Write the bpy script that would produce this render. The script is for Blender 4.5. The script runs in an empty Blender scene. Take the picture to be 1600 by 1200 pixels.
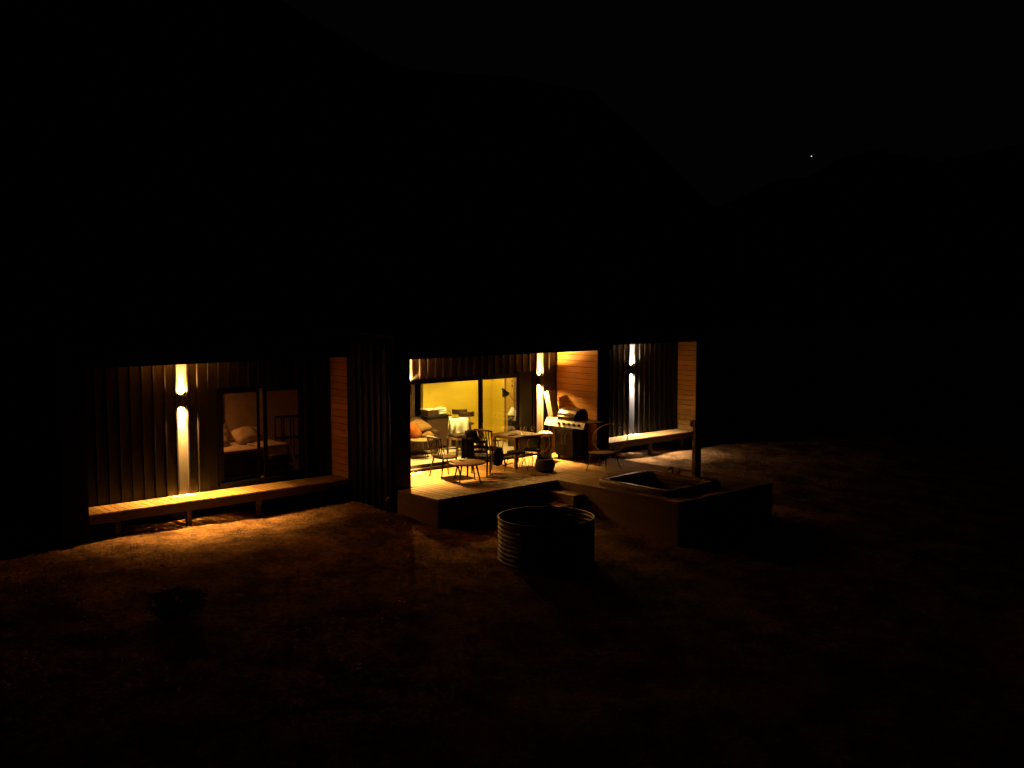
import bpy, bmesh, math, random
from math import radians as R, pi, sin, cos
from mathutils import Vector, Matrix, noise
random.seed(7)
sc = bpy.context.scene
col = sc.collection

# ------------------------------------------------------------------ camera, sky, exposure
cd = bpy.data.cameras.new("camera"); cam = bpy.data.objects.new("camera", cd); col.objects.link(cam)
cam.location = (0, 0, 3.861)
cam.rotation_euler = (R(90 - 4.787), 0, R(47.984 - 90))
cd.sensor_width = 36; cd.lens = 1585.1 / 1600 * 36
cd.clip_start = 0.1; cd.clip_end = 5000
sc.camera = cam
w = bpy.data.worlds.new("World"); sc.world = w; w.use_nodes = True
SKY = (0.00064, 0.00064, 0.00066)
w.node_tree.nodes["Background"].inputs[0].default_value = (*SKY, 1)      # moonless night sky
w.node_tree.nodes["Background"].inputs[1].default_value = 1.0
vs = sc.view_settings
vs.view_transform = 'Standard'; vs.look = 'None'; vs.gamma = 1; vs.exposure = 0; vs.use_curve_mapping = False
sc.render.engine = 'CYCLES'
sc.cycles.use_denoising = True
sc.cycles.max_bounces = 7; sc.cycles.transparent_max_bounces = 10
sc.cycles.sample_clamp_indirect = 4
sc.cycles.use_adaptive_sampling = False
sc.cycles.caustics_reflective = False; sc.cycles.caustics_refractive = False

# lamp colours and powers (lit lamps in the photograph)
WARM = (1.0, 0.48, 0.105); NEUT = (1.0, 0.74, 0.46)
P_UP, P_DOWN, P_WASH, P_WIDE, P_NEAR = 1500, 2000, 30000, 75, 2600
LIVING = (1.0, 0.74, 0.22); P_LIVING = 106
BED = (1.0, 0.36, 0.08); P_BED = 17

# ------------------------------------------------------------------ materials
def mat(name, color, rough=0.6, metal=0.0, spec=0.5, var=0.0, grain=None, bump=0.0, bscale=40, color2=None, nscale=6, sheen=0.0):
    m = bpy.data.materials.new(name); m.use_nodes = True
    nt = m.node_tree; N = nt.nodes; L = nt.links; b = N["Principled BSDF"]
    b.inputs["Roughness"].default_value = rough; b.inputs["Metallic"].default_value = metal
    b.inputs["Specular IOR Level"].default_value = spec
    if sheen: b.inputs["Sheen Weight"].default_value = sheen
    tc = N.new("ShaderNodeTexCoord"); mp = N.new("ShaderNodeMapping"); L.new(tc.outputs["Object"], mp.inputs[0])
    if grain: mp.inputs["Scale"].default_value = grain
    nz = N.new("ShaderNodeTexNoise"); nz.inputs["Scale"].default_value = nscale; nz.inputs["Detail"].default_value = 6
    nz.inputs["Roughness"].default_value = 0.62
    L.new(mp.outputs[0], nz.inputs["Vector"])
    rp = N.new("ShaderNodeValToRGB")
    c2 = color2 or tuple(c * 0.72 for c in color)
    rp.color_ramp.elements[0].position = 0.32; rp.color_ramp.elements[1].position = 0.68
    rp.color_ramp.elements[0].color = (*c2, 1); rp.color_ramp.elements[1].color = (*color, 1)
    L.new(nz.outputs[0], rp.inputs[0])
    out = rp.outputs[0]
    if var:
        oi = N.new("ShaderNodeObjectInfo"); mr = N.new("ShaderNodeMapRange")
        mr.inputs["To Min"].default_value = 1 - var; mr.inputs["To Max"].default_value = 1 + var * .6
        L.new(oi.outputs["Random"], mr.inputs["Value"])
        mx = N.new("ShaderNodeMix"); mx.data_type = 'RGBA'; mx.blend_type = 'MULTIPLY'; mx.inputs[0].default_value = 1
        L.new(out, mx.inputs[6]); L.new(mr.outputs[0], mx.inputs[7]); out = mx.outputs[2]
        ad = N.new("ShaderNodeVectorMath"); ad.operation = 'ADD'
        cb = N.new("ShaderNodeVectorMath"); cb.operation = 'SCALE'; cb.inputs[0].default_value = (17, 31, 23)
        L.new(oi.outputs["Random"], cb.inputs["Scale"]); L.new(tc.outputs["Object"], ad.inputs[0]); L.new(cb.outputs[0], ad.inputs[1])
        L.new(ad.outputs[0], mp.inputs[0])
    L.new(out, b.inputs["Base Color"])
    if bump:
        n2 = N.new("ShaderNodeTexNoise"); n2.inputs["Scale"].default_value = bscale; n2.inputs["Detail"].default_value = 5
        L.new(mp.outputs[0], n2.inputs["Vector"])
        bp = N.new("ShaderNodeBump"); bp.inputs["Strength"].default_value = bump; bp.inputs["Distance"].default_value = 0.02
        L.new(n2.outputs[0], bp.inputs["Height"]); L.new(bp.outputs[0], b.inputs["Normal"])
    return m

M = {}
M['metal'] = mat('cladding_metal', (.012, .0108, .0102), .42, 0, .25, var=.15, nscale=3, grain=(4, 4, .35), bump=.10, bscale=18)
M['trim'] = mat('dark_trim', (.008, .0075, .0075), .6, spec=.15)
M['alu'] = mat('black_aluminium', (.006, .0055, .0055), .6, spec=.12)
M['joist'] = mat('joist_timber', (.08, .042, .022), .7, grain=(1, 1, 8), nscale=4)
M['cedar'] = mat('cedar_board', (.48, .275, .055), .55, var=.16, grain=(10, .7, 10), nscale=5, color2=(.35, .17, .038), bump=.12)
M['deck'] = mat('deck_timber', (.37, .24, .085), .6, var=.32, grain=(14, .7, 14), nscale=4, color2=(.24, .135, .045), bump=.15)
M['skirt'] = mat('stained_skirting', (.19, .115, .065), .7, var=.15, grain=(1, 1, 8), nscale=4)
M['ply'] = mat('ply_lining', (.62, .455, .04), .6, nscale=2.0, grain=(.5, .5, 3), color2=(.56, .41, .032))
M['ceil'] = mat('ceiling_white', (.7, .65, .5), .7)
M['floor'] = mat('pale_floor', (.62, .50, .33), .4, nscale=3, grain=(8, .6, 1), color2=(.52, .40, .25))
M['bedwall'] = mat('bedroom_wall', (.5, .36, .25), .7)
M['brown'] = mat('brown_timber', (.22, .115, .055), .5, grain=(6, 6, 1), nscale=4)
M['darktimber'] = mat('dark_timber', (.055, .024, .010), .5)
M['chairwood'] = mat('chair_timber', (.022, .010, .006), .5, spec=.2, grain=(3, 3, 3), nscale=6)
M['tabletop'] = mat('tabletop_timber', (.25, .155, .06), .5, grain=(2, 12, 2), nscale=4)
M['black'] = mat('black_paint', (.014, .013, .013), .6, spec=.2)
M['blackcloth'] = mat('black_cloth', (.016, .016, .018), .95, spec=.1, bump=.3, bscale=60)
M['steel'] = mat('stainless_steel', (.55, .53, .49), .45, metal=.5, nscale=3, grain=(1, 12, 1))
M['hood'] = mat('barbecue_hood', (.022, .014, .011), .36, spec=.45)
M['white'] = mat('white_paint', (.80, .78, .72), .5)
M['whitecloth'] = mat('white_cloth', (.78, .75, .62), .95, spec=.1, bump=.4, bscale=25, nscale=10, color2=(.70, .66, .52))
M['tan'] = mat('tan_cloth', (.19, .095, .028), .95, spec=.1, bump=.3, bscale=50)
M['orange'] = mat('orange_cloth', (.24, .065, .012), .95, spec=.1, bump=.3, bscale=40)
M['sofa'] = mat('sofa_cloth', (.05, .026, .014), .95, spec=.1, bump=.2, bscale=60)
M['rug'] = mat('rug_cloth', (.10, .055, .035), 1.0, spec=.05, bump=.5, bscale=80)
M['green'] = mat('green_cloth', (.20, .32, .13), .95, spec=.1, nscale=18, color2=(.07, .14, .05))
M['wicker'] = mat('dark_wicker', (.04, .023, .014), .7, nscale=30, bump=.6, bscale=60)
M['string'] = mat('chair_string', (.07, .06, .05), .6)
M['leaf'] = mat('leaf_green', (.030, .040, .018), .6, var=.2)
M['drygrass'] = mat('dry_grass', (.26, .19, .10), .8, nscale=2, color2=(.16, .12, .06))
M['stone'] = mat('pebble', (.30, .24, .17), .85, nscale=3)
M['galv'] = mat('galvanised_iron', (.13, .12, .11), .42, metal=.8, nscale=5, color2=(.14, .13, .12), bump=.08)
M['tub'] = mat('tub_shell', (.24, .185, .14), .2, nscale=8, spec=.5)
M['duvet'] = mat('duvet', (.66, .52, .38), .95, spec=.1, bump=.4, bscale=12)
M['pillow'] = mat('patterned_pillow', (.62, .48, .34), .95, spec=.1, nscale=7, color2=(.03, .03, .04), grain=(2, 2, 2))
M['hill'] = mat('hill_scrub', (.035, .035, .025), .95, spec=0, nscale=.05)

def glass(name='window_glass'):
    m = bpy.data.materials.new(name); m.use_nodes = True; nt = m.node_tree; N = nt.nodes; L = nt.links
    N.remove(N["Principled BSDF"]); o = N["Material Output"]
    t = N.new("ShaderNodeBsdfTransparent"); t.inputs[0].default_value = (.93, .94, .93, 1)
    g = N.new("ShaderNodeBsdfGlossy"); g.inputs["Roughness"].default_value = .01
    f = N.new("ShaderNodeFresnel"); f.inputs[0].default_value = 1.45
    x = N.new("ShaderNodeMixShader"); L.new(f.outputs[0], x.inputs[0]); L.new(t.outputs[0], x.inputs[1]); L.new(g.outputs[0], x.inputs[2])
    L.new(x.outputs[0], o.inputs[0]); return m
M['glass'] = glass()

def emit(name, c, s):
    m = bpy.data.materials.new(name); m.use_nodes = True; nt = m.node_tree
    b = nt.nodes["Principled BSDF"]; b.inputs["Emission Color"].default_value = (*c, 1); b.inputs["Emission Strength"].default_value = s
    b.inputs["Base Color"].default_value = (*c, 1); return m
M['lens_w'] = emit('lamp_lens_warm', WARM, 300); M['lens_n'] = emit('lamp_lens_neutral', NEUT, 200)
M['star'] = emit('star_glow', (1, .98, .95), 2.0)
M['darkbox'] = mat('dark_box', (.085, .075, .07), .7, spec=.2)
M['doortimber'] = mat('door_timber', (.44, .27, .05), .5, grain=(6, 6, .8), nscale=4)
M['bulb'] = mat('lamp_knob', (.85, .8, .6), .4)

def water_mat():
    m = bpy.data.materials.new('tub_water'); m.use_nodes = True; b = m.node_tree.nodes["Principled BSDF"]
    b.inputs["Base Color"].default_value = (.012, .013, .012, 1); b.inputs["Roughness"].default_value = .04
    return m
M['water'] = water_mat()

def ground_mat():
    m = bpy.data.materials.new('sandy_ground'); m.use_nodes = True; nt = m.node_tree; N = nt.nodes; L = nt.links; b = N["Principled BSDF"]
    b.inputs["Roughness"].default_value = .95; b.inputs["Specular IOR Level"].default_value = .1
    tc = N.new("ShaderNodeTexCoord")
    def nz(s, d=8, r=.65):
        n = N.new("ShaderNodeTexNoise"); n.inputs["Scale"].default_value = s; n.inputs["Detail"].default_value = d; n.inputs["Roughness"].default_value = r
        L.new(tc.outputs["Object"], n.inputs["Vector"]); return n
    a = nz(1.1); r1 = N.new("ShaderNodeValToRGB"); L.new(a.outputs[0], r1.inputs[0])
    r1.color_ramp.elements[0].position = .40; r1.color_ramp.elements[0].color = (.12, .064, .028, 1)
    r1.color_ramp.elements[1].position = .60; r1.color_ramp.elements[1].color = (.47, .275, .125, 1)
    c = nz(14, 6, .7); r2 = N.new("ShaderNodeValToRGB"); L.new(c.outputs[0], r2.inputs[0])
    r2.color_ramp.elements[0].position = .34; r2.color_ramp.elements[0].color = (.22, .20, .18, 1)
    r2.color_ramp.elements[1].position = .58; r2.color_ramp.elements[1].color = (1.1, 1.1, 1.1, 1)
    x = N.new("ShaderNodeMix"); x.data_type = 'RGBA'; x.blend_type = 'MULTIPLY'; x.inputs[0].default_value = .85
    L.new(r1.outputs[0], x.inputs[6]); L.new(r2.outputs[0], x.inputs[7]); L.new(x.outputs[2], b.inputs["Base Color"])
    d = nz(22, 8, .7); e = nz(5, 6, .6); ad = N.new("ShaderNodeMath"); ad.operation = 'ADD'
    L.new(d.outputs[0], ad.inputs[0]); L.new(e.outputs[0], ad.inputs[1])
    bp = N.new("ShaderNodeBump"); bp.inputs["Strength"].default_value = 1.0; bp.inputs["Distance"].default_value = .06
    L.new(ad.outputs[0], bp.inputs["Height"]); L.new(bp.outputs[0], b.inputs["Normal"]); return m
M['ground'] = ground_mat()

# ------------------------------------------------------------------ mesh helpers
def rotz(a): return Matrix.Rotation(a, 3, 'Z')
class MB:
    def __init__(s): s.v = []; s.f = []
    def box(s, x0, x1, y0, y1, z0, z1, rot=None, piv=(0, 0, 0)):
        b = len(s.v)
        for z in (z0, z1):
            for x, y in ((x0, y0), (x1, y0), (x1, y1), (x0, y1)):
                p = Vector((x, y, z))
                if rot: p = rot @ (p - Vector(piv)) + Vector(piv)
                s.v.append(tuple(p))
        for q in ((3, 2, 1, 0), (4, 5, 6, 7), (0, 1, 5, 4), (1, 2, 6, 5), (2, 3, 7, 6), (3, 0, 4, 7)):
            s.f.append(tuple(b + i for i in q))
        return s
    def tube(s, pts, r, n=8, closed=False):
        pts = [Vector(p) for p in pts]; k = len(pts); rs = r if isinstance(r, (list, tuple)) else [r] * k
        b = len(s.v); prev = None
        for i, p in enumerate(pts):
            if closed: t = pts[(i + 1) % k] - pts[i - 1]
            else: t = pts[min(i + 1, k - 1)] - pts[max(i - 1, 0)]
            t.normalize()
            if prev is None:
                u = t.cross(Vector((0, 0, 1)))
                if u.length < 1e-3: u = t.cross(Vector((1, 0, 0)))
            else:
                u = prev - t * prev.dot(t)
            u.normalize(); prev = u; v = t.cross(u)
            for j in range(n):
                a = 2 * pi * j / n; s.v.append(tuple(p + (u * cos(a) + v * sin(a)) * rs[i]))
        m = k if closed else k - 1
        for i in range(m):
            for j in range(n):
                i2 = (i + 1) % k
                s.f.append((b + i * n + j, b + i * n + (j + 1) % n, b + i2 * n + (j + 1) % n, b + i2 * n + j))
        if not closed:
            s.f.append(tuple(b + j for j in range(n))[::-1]); s.f.append(tuple(b + (k - 1) * n + j for j in range(n)))
        return s
    def lathe(s, prof, n=24, c=(0, 0, 0), caps=True, sx=1, sy=1):
        b = len(s.v); k = len(prof)
        for (r, z) in prof:
            for j in range(n):
                a = 2 * pi * j / n; s.v.append((c[0] + r * cos(a) * sx, c[1] + r * sin(a) * sy, c[2] + z))
        for i in range(k - 1):
            for j in range(n):
                s.f.append((b + i * n + j, b + i * n + (j + 1) % n, b + (i + 1) * n + (j + 1) % n, b + (i + 1) * n + j))
        if caps:
            s.f.append(tuple(b + j for j in range(n))[::-1]); s.f.append(tuple(b + (k - 1) * n + j for j in range(n)))
        return s
    def grid(s, fn, nu, nv, thick=0.0):
        b = len(s.v)
        for i in range(nu + 1):
            for j in range(nv + 1): s.v.append(tuple(fn(i / nu, j / nv)))
        for i in range(nu):
            for j in range(nv):
                a = b + i * (nv + 1) + j; s.f.append((a, a + nv + 1, a + nv + 2, a + 1))
        return s
    def pillow(s, c, sx, sy, sz, rot=None, n=10, e=.45):
        # a soft cushion: superellipse outline, pinched corners
        rot = rot or Matrix.Identity(3); c = Vector(c)
        def f(sign):
            def g(u, v):
                x = 2 * u - 1; y = 2 * v - 1
                h = max(0, (1 - abs(x) ** 2.6) * (1 - abs(y) ** 2.6)) ** e
                k = 1 - .10 * (abs(x * y))
                p = Vector((x * sx * k, y * sy * k, sign * h * sz + noise.noise(Vector((x * 2 + c.x * 3, y * 2 + c.y, c.z))) * sz * .25 * h))
                return rot @ p + c
            return g
        s.grid(f(1), n, n); m = len(s.f); s.grid(f(-1), n, n)
        s.f[m:] = [q[::-1] for q in s.f[m:]]
        return s
    def build(s, name, m, parent=None, loc=None, smooth=False, bevel=0, solid=0, sub=0):
        me = bpy.data.meshes.new(name)
        off = Vector((0, 0, 0)); p = parent
        while p is not None: off += p.location; p = p.parent
        if parent is None and loc is not None: off = Vector(loc)
        if s.abs: me.from_pydata([tuple(Vector(v) - off) for v in s.v], [], s.f)
        else: me.from_pydata(s.v, [], s.f)
        bm = bmesh.new(); bm.from_mesh(me)
        if smooth == 'w': bmesh.ops.remove_doubles(bm, verts=bm.verts, dist=1e-5)
        bmesh.ops.recalc_face_normals(bm, faces=bm.faces) if not s.open else None
        bm.to_mesh(me); bm.free()
        if smooth: me.polygons.foreach_set("use_smooth", [True] * len(me.polygons))
        me.materials.append(m if not isinstance(m, str) else M[m])
        o = bpy.data.objects.new(name, me); col.objects.link(o); o.parent = parent
        if parent is None and loc is not None: o.location = loc
        if bevel:
            bv = o.modifiers.new("bevel", 'BEVEL'); bv.width = bevel; bv.segments = 2; bv.limit_method = 'ANGLE'
        if solid:
            so = o.modifiers.new("solid", 'SOLIDIFY'); so.thickness = solid; so.offset = 0
        if sub:
            su = o.modifiers.new("sub", 'SUBSURF'); su.levels = sub; su.render_levels = sub
        return o
    abs = False; open = False
def A():            # a mesh builder in world coordinates (subtracts the parents' places)
    m = MB(); m.abs = True; return m
def thing(name, label, cat, loc=(0, 0, 0), rz=0, group=None):
    o = bpy.data.objects.new(name, None); col.objects.link(o); o.location = loc; o.rotation_euler = (0, 0, rz)
    o.empty_display_size = .1
    o['label'] = label; o['category'] = cat
    if group: o['group'] = group
    return o
def tag(o, label, cat, group=None):
    o['label'] = label; o['category'] = cat
    if group: o['group'] = group
    return o
def inst(src, name, parent, loc, rot=(0, 0, 0)):
    o = src.copy(); o.name = name; o.parent = parent; o.location = loc; o.rotation_euler = rot; col.objects.link(o); return o
def kids(o): return [c for c in bpy.data.objects if c.parent == o]
def dup(root, loc, rz, label):
    r = root.copy(); col.objects.link(r); r.location = loc; r.rotation_euler = (0, 0, rz); r['label'] = label
    for ch in kids(root):
        c = ch.copy(); col.objects.link(c); c.parent = r
        for g in kids(ch):
            d = g.copy(); col.objects.link(d); d.parent = c
    return r
def spot(name, loc, down, power, color, size, blend=1.0, radius=.012, aim=None):
    l = bpy.data.lights.new(name, 'SPOT'); l.energy = power; l.color = color; l.spot_size = R(size); l.spot_blend = blend
    l.shadow_soft_size = radius
    o = bpy.data.objects.new(name, l); col.objects.link(o); o.location = loc
    o.rotation_euler = (0 if down else pi, 0, 0)
    if aim is not None:
        d = Vector(aim) - Vector(loc); o.rotation_euler = d.to_track_quat('-Z', 'Y').to_euler()
    return o
def area(name, loc, size, power, color, down=True, spread=180):
    l = bpy.data.lights.new(name, 'AREA'); l.shape = 'DISK'; l.size = size; l.energy = power; l.color = color; l.spread = R(spread)
    o = bpy.data.objects.new(name, l); col.objects.link(o); o.location = loc
    return o

# key planes of the house (metres)
YL, YW, YC, YCW, YD = 18.41, 19.12, 16.71, 18.13, 15.32
XL0, XL1, XP0, XP1, XO, XE = 6.37, 11.87, 12.25, 17.85, 18.25, 23.88
ZE = 2.65; GZ = -.5

# ------------------------------------------------------------------ ground and hills
def gz(x, y):
    if y > 16.4: b = -.5
    elif y > 15.2: b = -.5 - .05 * (16.4 - y)
    else: b = -.56 - .082 * (15.2 - y)
    b = max(b, -1.75)
    d = math.hypot(x - 13, y - 16)
    if d > 60: b -= min(1.0, (d - 60) / 200)
    n = noise.fractal(Vector((x * .45, y * .45, 3.1)), .8, 2.2, 4) * .055 + noise.fractal(Vector((x * 2.3, y * 2.3, 7.7)), .7, 2.1, 3) * .03
    if d > 40: n *= max(.2, 1 - (d - 40) / 60)
    return b + n
def axis(lo, hi, fine0, fine1, step):
    a = []; x = fine0
    while x < fine1 + 1e-6: a.append(x); x += step
    s = step; x = fine0; pre = []
    while x > lo: s *= 1.35; x -= s; pre.append(x)
    s = step; x = fine1; post = []
    while x < hi: s *= 1.35; x += s; post.append(x)
    return pre[::-1] + a + post
xs = axis(-900, 900, 0, 34, .13); ys = axis(-900, 900, 4, 23, .13)
g = MB(); g.open = True
for y in ys:
    for x in xs: g.v.append((x, y, gz(x, y)))
nx = len(xs)
for j in range(len(ys) - 1):
    for i in range(nx - 1):
        a = j * nx + i; g.f.append((a, a + 1, a + nx + 1, a + nx))
go = g.build('ground', 'ground', smooth=True); go['kind'] = 'structure'

TH = R(4.787); HD = R(47.984); F = 1585.1
def hill(name, ridge, dist, zsink=-6):
    # a ridge line with slopes falling to the plain on both sides
    rg = []
    for i in range(len(ridge) - 1):
        (a0, e0), (a1, e1) = ridge[i], ridge[i + 1]
        k = max(1, int(abs(a1 - a0) / 1.2))
        for q in range(k): rg.append((a0 + (a1 - a0) * q / k, e0 + (e1 - e0) * q / k))
    rg.append(ridge[-1])
    prof = [(-.55, 0), (-.40, .16), (-.26, .42), (-.13, .72), (-.05, .92), (0, 1), (.08, .9), (.2, .6), (.4, .2), (.6, 0)]
    m = MB(); m.open = True
    for (az, el) in rg:
        h = dist * math.tan(R(el)) + 3.86
        for (t, f) in prof:
            r = dist * (1 + t); a = R(az)
            jit = noise.noise(Vector((az * .3, t * 6, dist))) * .07 * h * (1 if t else .12)
            m.v.append((r * cos(a), r * sin(a), zsink + (h - zsink) * f + (jit if 0 < f else 0)))
    n = len(prof)
    for i in range(len(rg) - 1):
        for j in range(n - 1):
            a = i * n + j; m.f.append((a, a + 1, a + n + 1, a + n))
    o = m.build(name, 'hill', smooth=True); o['kind'] = 'structure'; return o
hill('hill', [(100, 10), (86, 19), (76, 18.5), (66, 17.6), (61.6, 16.1), (54.9, 12.8), (53.5, 12.4), (48, 12.05), (43.6, 11.3), (41, 9.1), (37.5, 5.6), (33, 2.2), (26, .5), (20, 0)], 330)
hill('hill', [(44, 0), (40, 2.0), (37.5, 4.6), (33.8, 6.3), (31.8, 6.5), (30.3, 7.4), (28.6, 7.8), (25.5, 7.0), (20, 8.0), (8, 9), (-6, 6), (-20, 1)], 520)

# ------------------------------------------------------------------ the house
house = thing('house', 'long low black metal cabin with timber lined recesses and lit wall lamps', 'house', (15, 19, GZ))
def hpart(name, m, boxes, parent=None, **k):
    b = A()
    for x in boxes: b.box(*x)
    return b.build(name, m, parent or house, **k)

# metal clad walls: a backing wall with every tray panel of its own
PITCH = .2229
def pan_mesh(h, along):     # a tray 0.22 wide with one standing rib; faces -Y (along X) or -X (along Y)
    b = MB()
    if along == 'x':
        b.box(.0, PITCH, 0, .012, 0, h); b.box(-.013, .013, -.046, -.0005, 0, h)
    else:
        b.box(0, .012, 0, PITCH, 0, h); b.box(-.046, -.0005, -.013, .013, 0, h)
    return b
_pc = {}
def panel(parent, along, x, y, z0, z1):
    key = (along, round(z1 - z0, 3))
    off = Vector((0, 0, 0)); p = parent
    while p is not None: off += p.location; p = p.parent
    loc = Vector((x, y, z0)) - off
    if key not in _pc:
        o = pan_mesh(z1 - z0, along).build('cladding_panel', 'metal', parent); o.location = loc; _pc[key] = o
    else: inst(_pc[key], 'cladding_panel', parent, loc)
def clad_x(parent, x0, x1, y, z0, z1, phase, hole=None):
    k = math.ceil((x0 - phase) / PITCH - 1e-6); x = phase + k * PITCH
    while x + PITCH <= x1 + .06:
        if hole and x + PITCH > hole[0] + .02 and x < hole[1] - .02:
            panel(parent, 'x', x, y, hole[2], z1)
        else: panel(parent, 'x', x, y, z0, z1)
        x += PITCH
# lamp places
LAMP_L, LAMP_C, LAMP_R, LAMP_H = 8.46, 17.23, 21.78, 13.22
wl = hpart('wall', 'trim', [(XL0, 9.20, YW + .014, YW + .14, -.30, ZE), (11.23, XL1, YW + .014, YW + .14, -.30, ZE), (9.20, 11.23, YW + .014, YW + .14, 2.062, ZE), (9.20, 11.23, YW + .014, YW + .14, -.30, .06)])
clad_x(wl, XL0, XL1, YW, 0.005, ZE, LAMP_L - PITCH / 2, (9.20, 11.23, 2.063))
wc = hpart('wall', 'trim', [(XP0, 13.0, YCW + .014, YCW + .14, -.3, ZE), (17.04, XP1, YCW + .014, YCW + .14, -.3, ZE), (13.0, 17.04, YCW + .014, YCW + .14, 2.087, ZE)])
clad_x(wc, XP0, XP1, YCW, .005, ZE, LAMP_C - PITCH / 2, (13.0, 17.04, 2.088))
wr = hpart('wall', 'trim', [(XO, XE, YW + .014, YW + .14, -.3, ZE)])
clad_x(wr, XO, XE, YW, .005, ZE, LAMP_R - PITCH / 2)
# side of the projecting middle bay: metal cladding down to the ground
ws = hpart('wall', 'trim', [(XL1 + .014, XP0, YC + .02, YL + .05, GZ - .1, 2.98), (XL1 + .03, XP0, YL + .05, YCW + 1.15, -.3, ZE)])
y = YC + .03
while y + PITCH < YL + .10: panel(ws, 'y', XL1, y, GZ - .06, 2.98); y += PITCH
# front faces of the piers
wp = hpart('wall', 'trim', [(XL1 - .03, XP0, YC - .012, YC + .018, GZ - .1, 2.98)])
wq = hpart('wall', 'trim', [(XP1 + .02, XO, YC, YW, GZ - .1, 2.98)])
hpart('wall', 'trim', [(5.9, XL0, YL, YW + .14, GZ - .1, 2.95), (5.9, 6.02, YW + .14, 22.6, GZ - .1, 2.95)])
hpart('wall', 'trim', [(XE + .02, 24.35, YL, YW + .14, GZ - .1, 2.95), (24.2, 24.35, YW + .14, 22.6, GZ - .1, 2.95)])
hpart('wall', 'trim', [(5.9, 24.35, 22.6, 22.75, GZ - .1, 2.95)])
# cedar lining of the recesses: every board a piece of its own
def lining(x, y0, y1, z0, z1, sgn=-1):
    back = hpart('lining', 'trim', [(x + .022, x + .034, y0, y1, z0, z1)])
    H = .1475; n = int(round((z1 - z0) / H)); H = (z1 - z0) / n; first = None
    for k in range(n):
        b = MB(); b.box(0, .018, 0, y1 - y0, 0, H - .011)
        loc = Vector((x + random.uniform(0, .0018), y0, z0 + k * H)) - house.location
        if first is None:
            first = b.build('board', 'cedar', back, bevel=.002); first.location = loc
        else: inst(first, 'board', back, loc)
    return back
lining(XL1 - .006, YL + .03, YW - .002, .004, ZE)
lining(XP1 - .006, YC + .03, YCW - .002, .004, ZE)
lining(XE - .006, YL + .03, YW - .002, .004, ZE)
hpart('corner_trim', 'trim', [(XL1 - .012, XL1 + .012, YL - .002, YL + .028, .0, ZE)])
hpart('corner_trim', 'trim', [(XP1 - .010, XP1 + .018, YC - .004, YC + .028, .0, ZE)])
hpart('corner_trim', 'trim', [(XE - .010, XE + .018, YL - .004, YL + .028, .0, ZE)])
# soffits, fascias, roofs
hpart('soffit', 'brown', [(XL0, XL1 - .05, YL + .02, YW + .12, ZE, ZE + .03)])
hpart('soffit', 'brown', [(XP0 + .002, XP1 + .018, YC + .02, YCW + .12, ZE, ZE + .03)])
hpart('soffit', 'brown', [(XO + .002, XE + .018, YL + .02, YW + .12, ZE, ZE + .03)])
hpart('fascia', 'trim', [(5.85, XL1 - .05, YL - .03, YL + .018, ZE - .02, 2.97)])
hpart('fascia', 'trim', [(XL1 - .05, XO + .05, YC - .05, YC - .014, ZE - .015, 3.06)])
hpart('fascia', 'trim', [(XO + .002, 24.4, YL - .03, YL + .018, ZE - .02, 2.97)])
def roof(x0, x1, y0, y1, z0, z1):
    rf = A(); rf.v = [(x0, y0, z0), (x1, y0, z0), (x1, y1, z1), (x0, y1, z1), (x0, y0, z0 + .05), (x1, y0, z0 + .05), (x1, y1, z1 + .05), (x0, y1, z1 + .05)]
    rf.f = [(3, 2, 1, 0), (4, 5, 6, 7), (0, 1, 5, 4), (1, 2, 6, 5), (2, 3, 7, 6), (3, 0, 4, 7)]
    o = rf.build('roof', 'trim', house)
    rb = A(); x = x0 + .25
    while x < x1:
        b = len(rb.v); rb.v += [(x - .015, y0, z0 + .052), (x + .015, y0, z0 + .052), (x + .015, y1, z1 + .052), (x - .015, y1, z1 + .052),
                                (x - .015, y0, z0 + .09), (x + .015, y0, z0 + .09), (x + .015, y1, z1 + .09), (x - .015, y1, z1 + .09)]
        rb.f += [tuple(b + i for i in q) for q in ((3, 2, 1, 0), (4, 5, 6, 7), (0, 1, 5, 4), (1, 2, 6, 5), (2, 3, 7, 6), (3, 0, 4, 7))]
        x += .42
    s = rb.build('roof_seam', 'trim', o); s['kind'] = 'stuff'
roof(5.80, XL1 - .055, YL - .05, 22.8, 2.98, 3.25)
roof(XL1 - .052, XO + .052, YC - .07, 22.8, 3.07, 3.4)
roof(XO + .055, 24.45, YL - .05, 22.8, 2.98, 3.25)
# downpipe and tap on the corner of the projecting bay
dp = A(); dp.tube([(XL1 - .055, YC + .05, 2.9), (XL1 - .055, YC + .05, -.42)], .035, 10); dp.build('downpipe', 'metal', house, smooth=True)
tp = A(); tp.tube([(XL1 - .10, YC + .06, -.17), (XL1 - .17, YC + .06, -.17), (XL1 - .19, YC + .06, -.21)], .012, 8).box(XL1 - .15, XL1 - .13, YC + .03, YC + .09, -.15, -.14)
tp.build('tap', 'steel', house)
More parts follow.
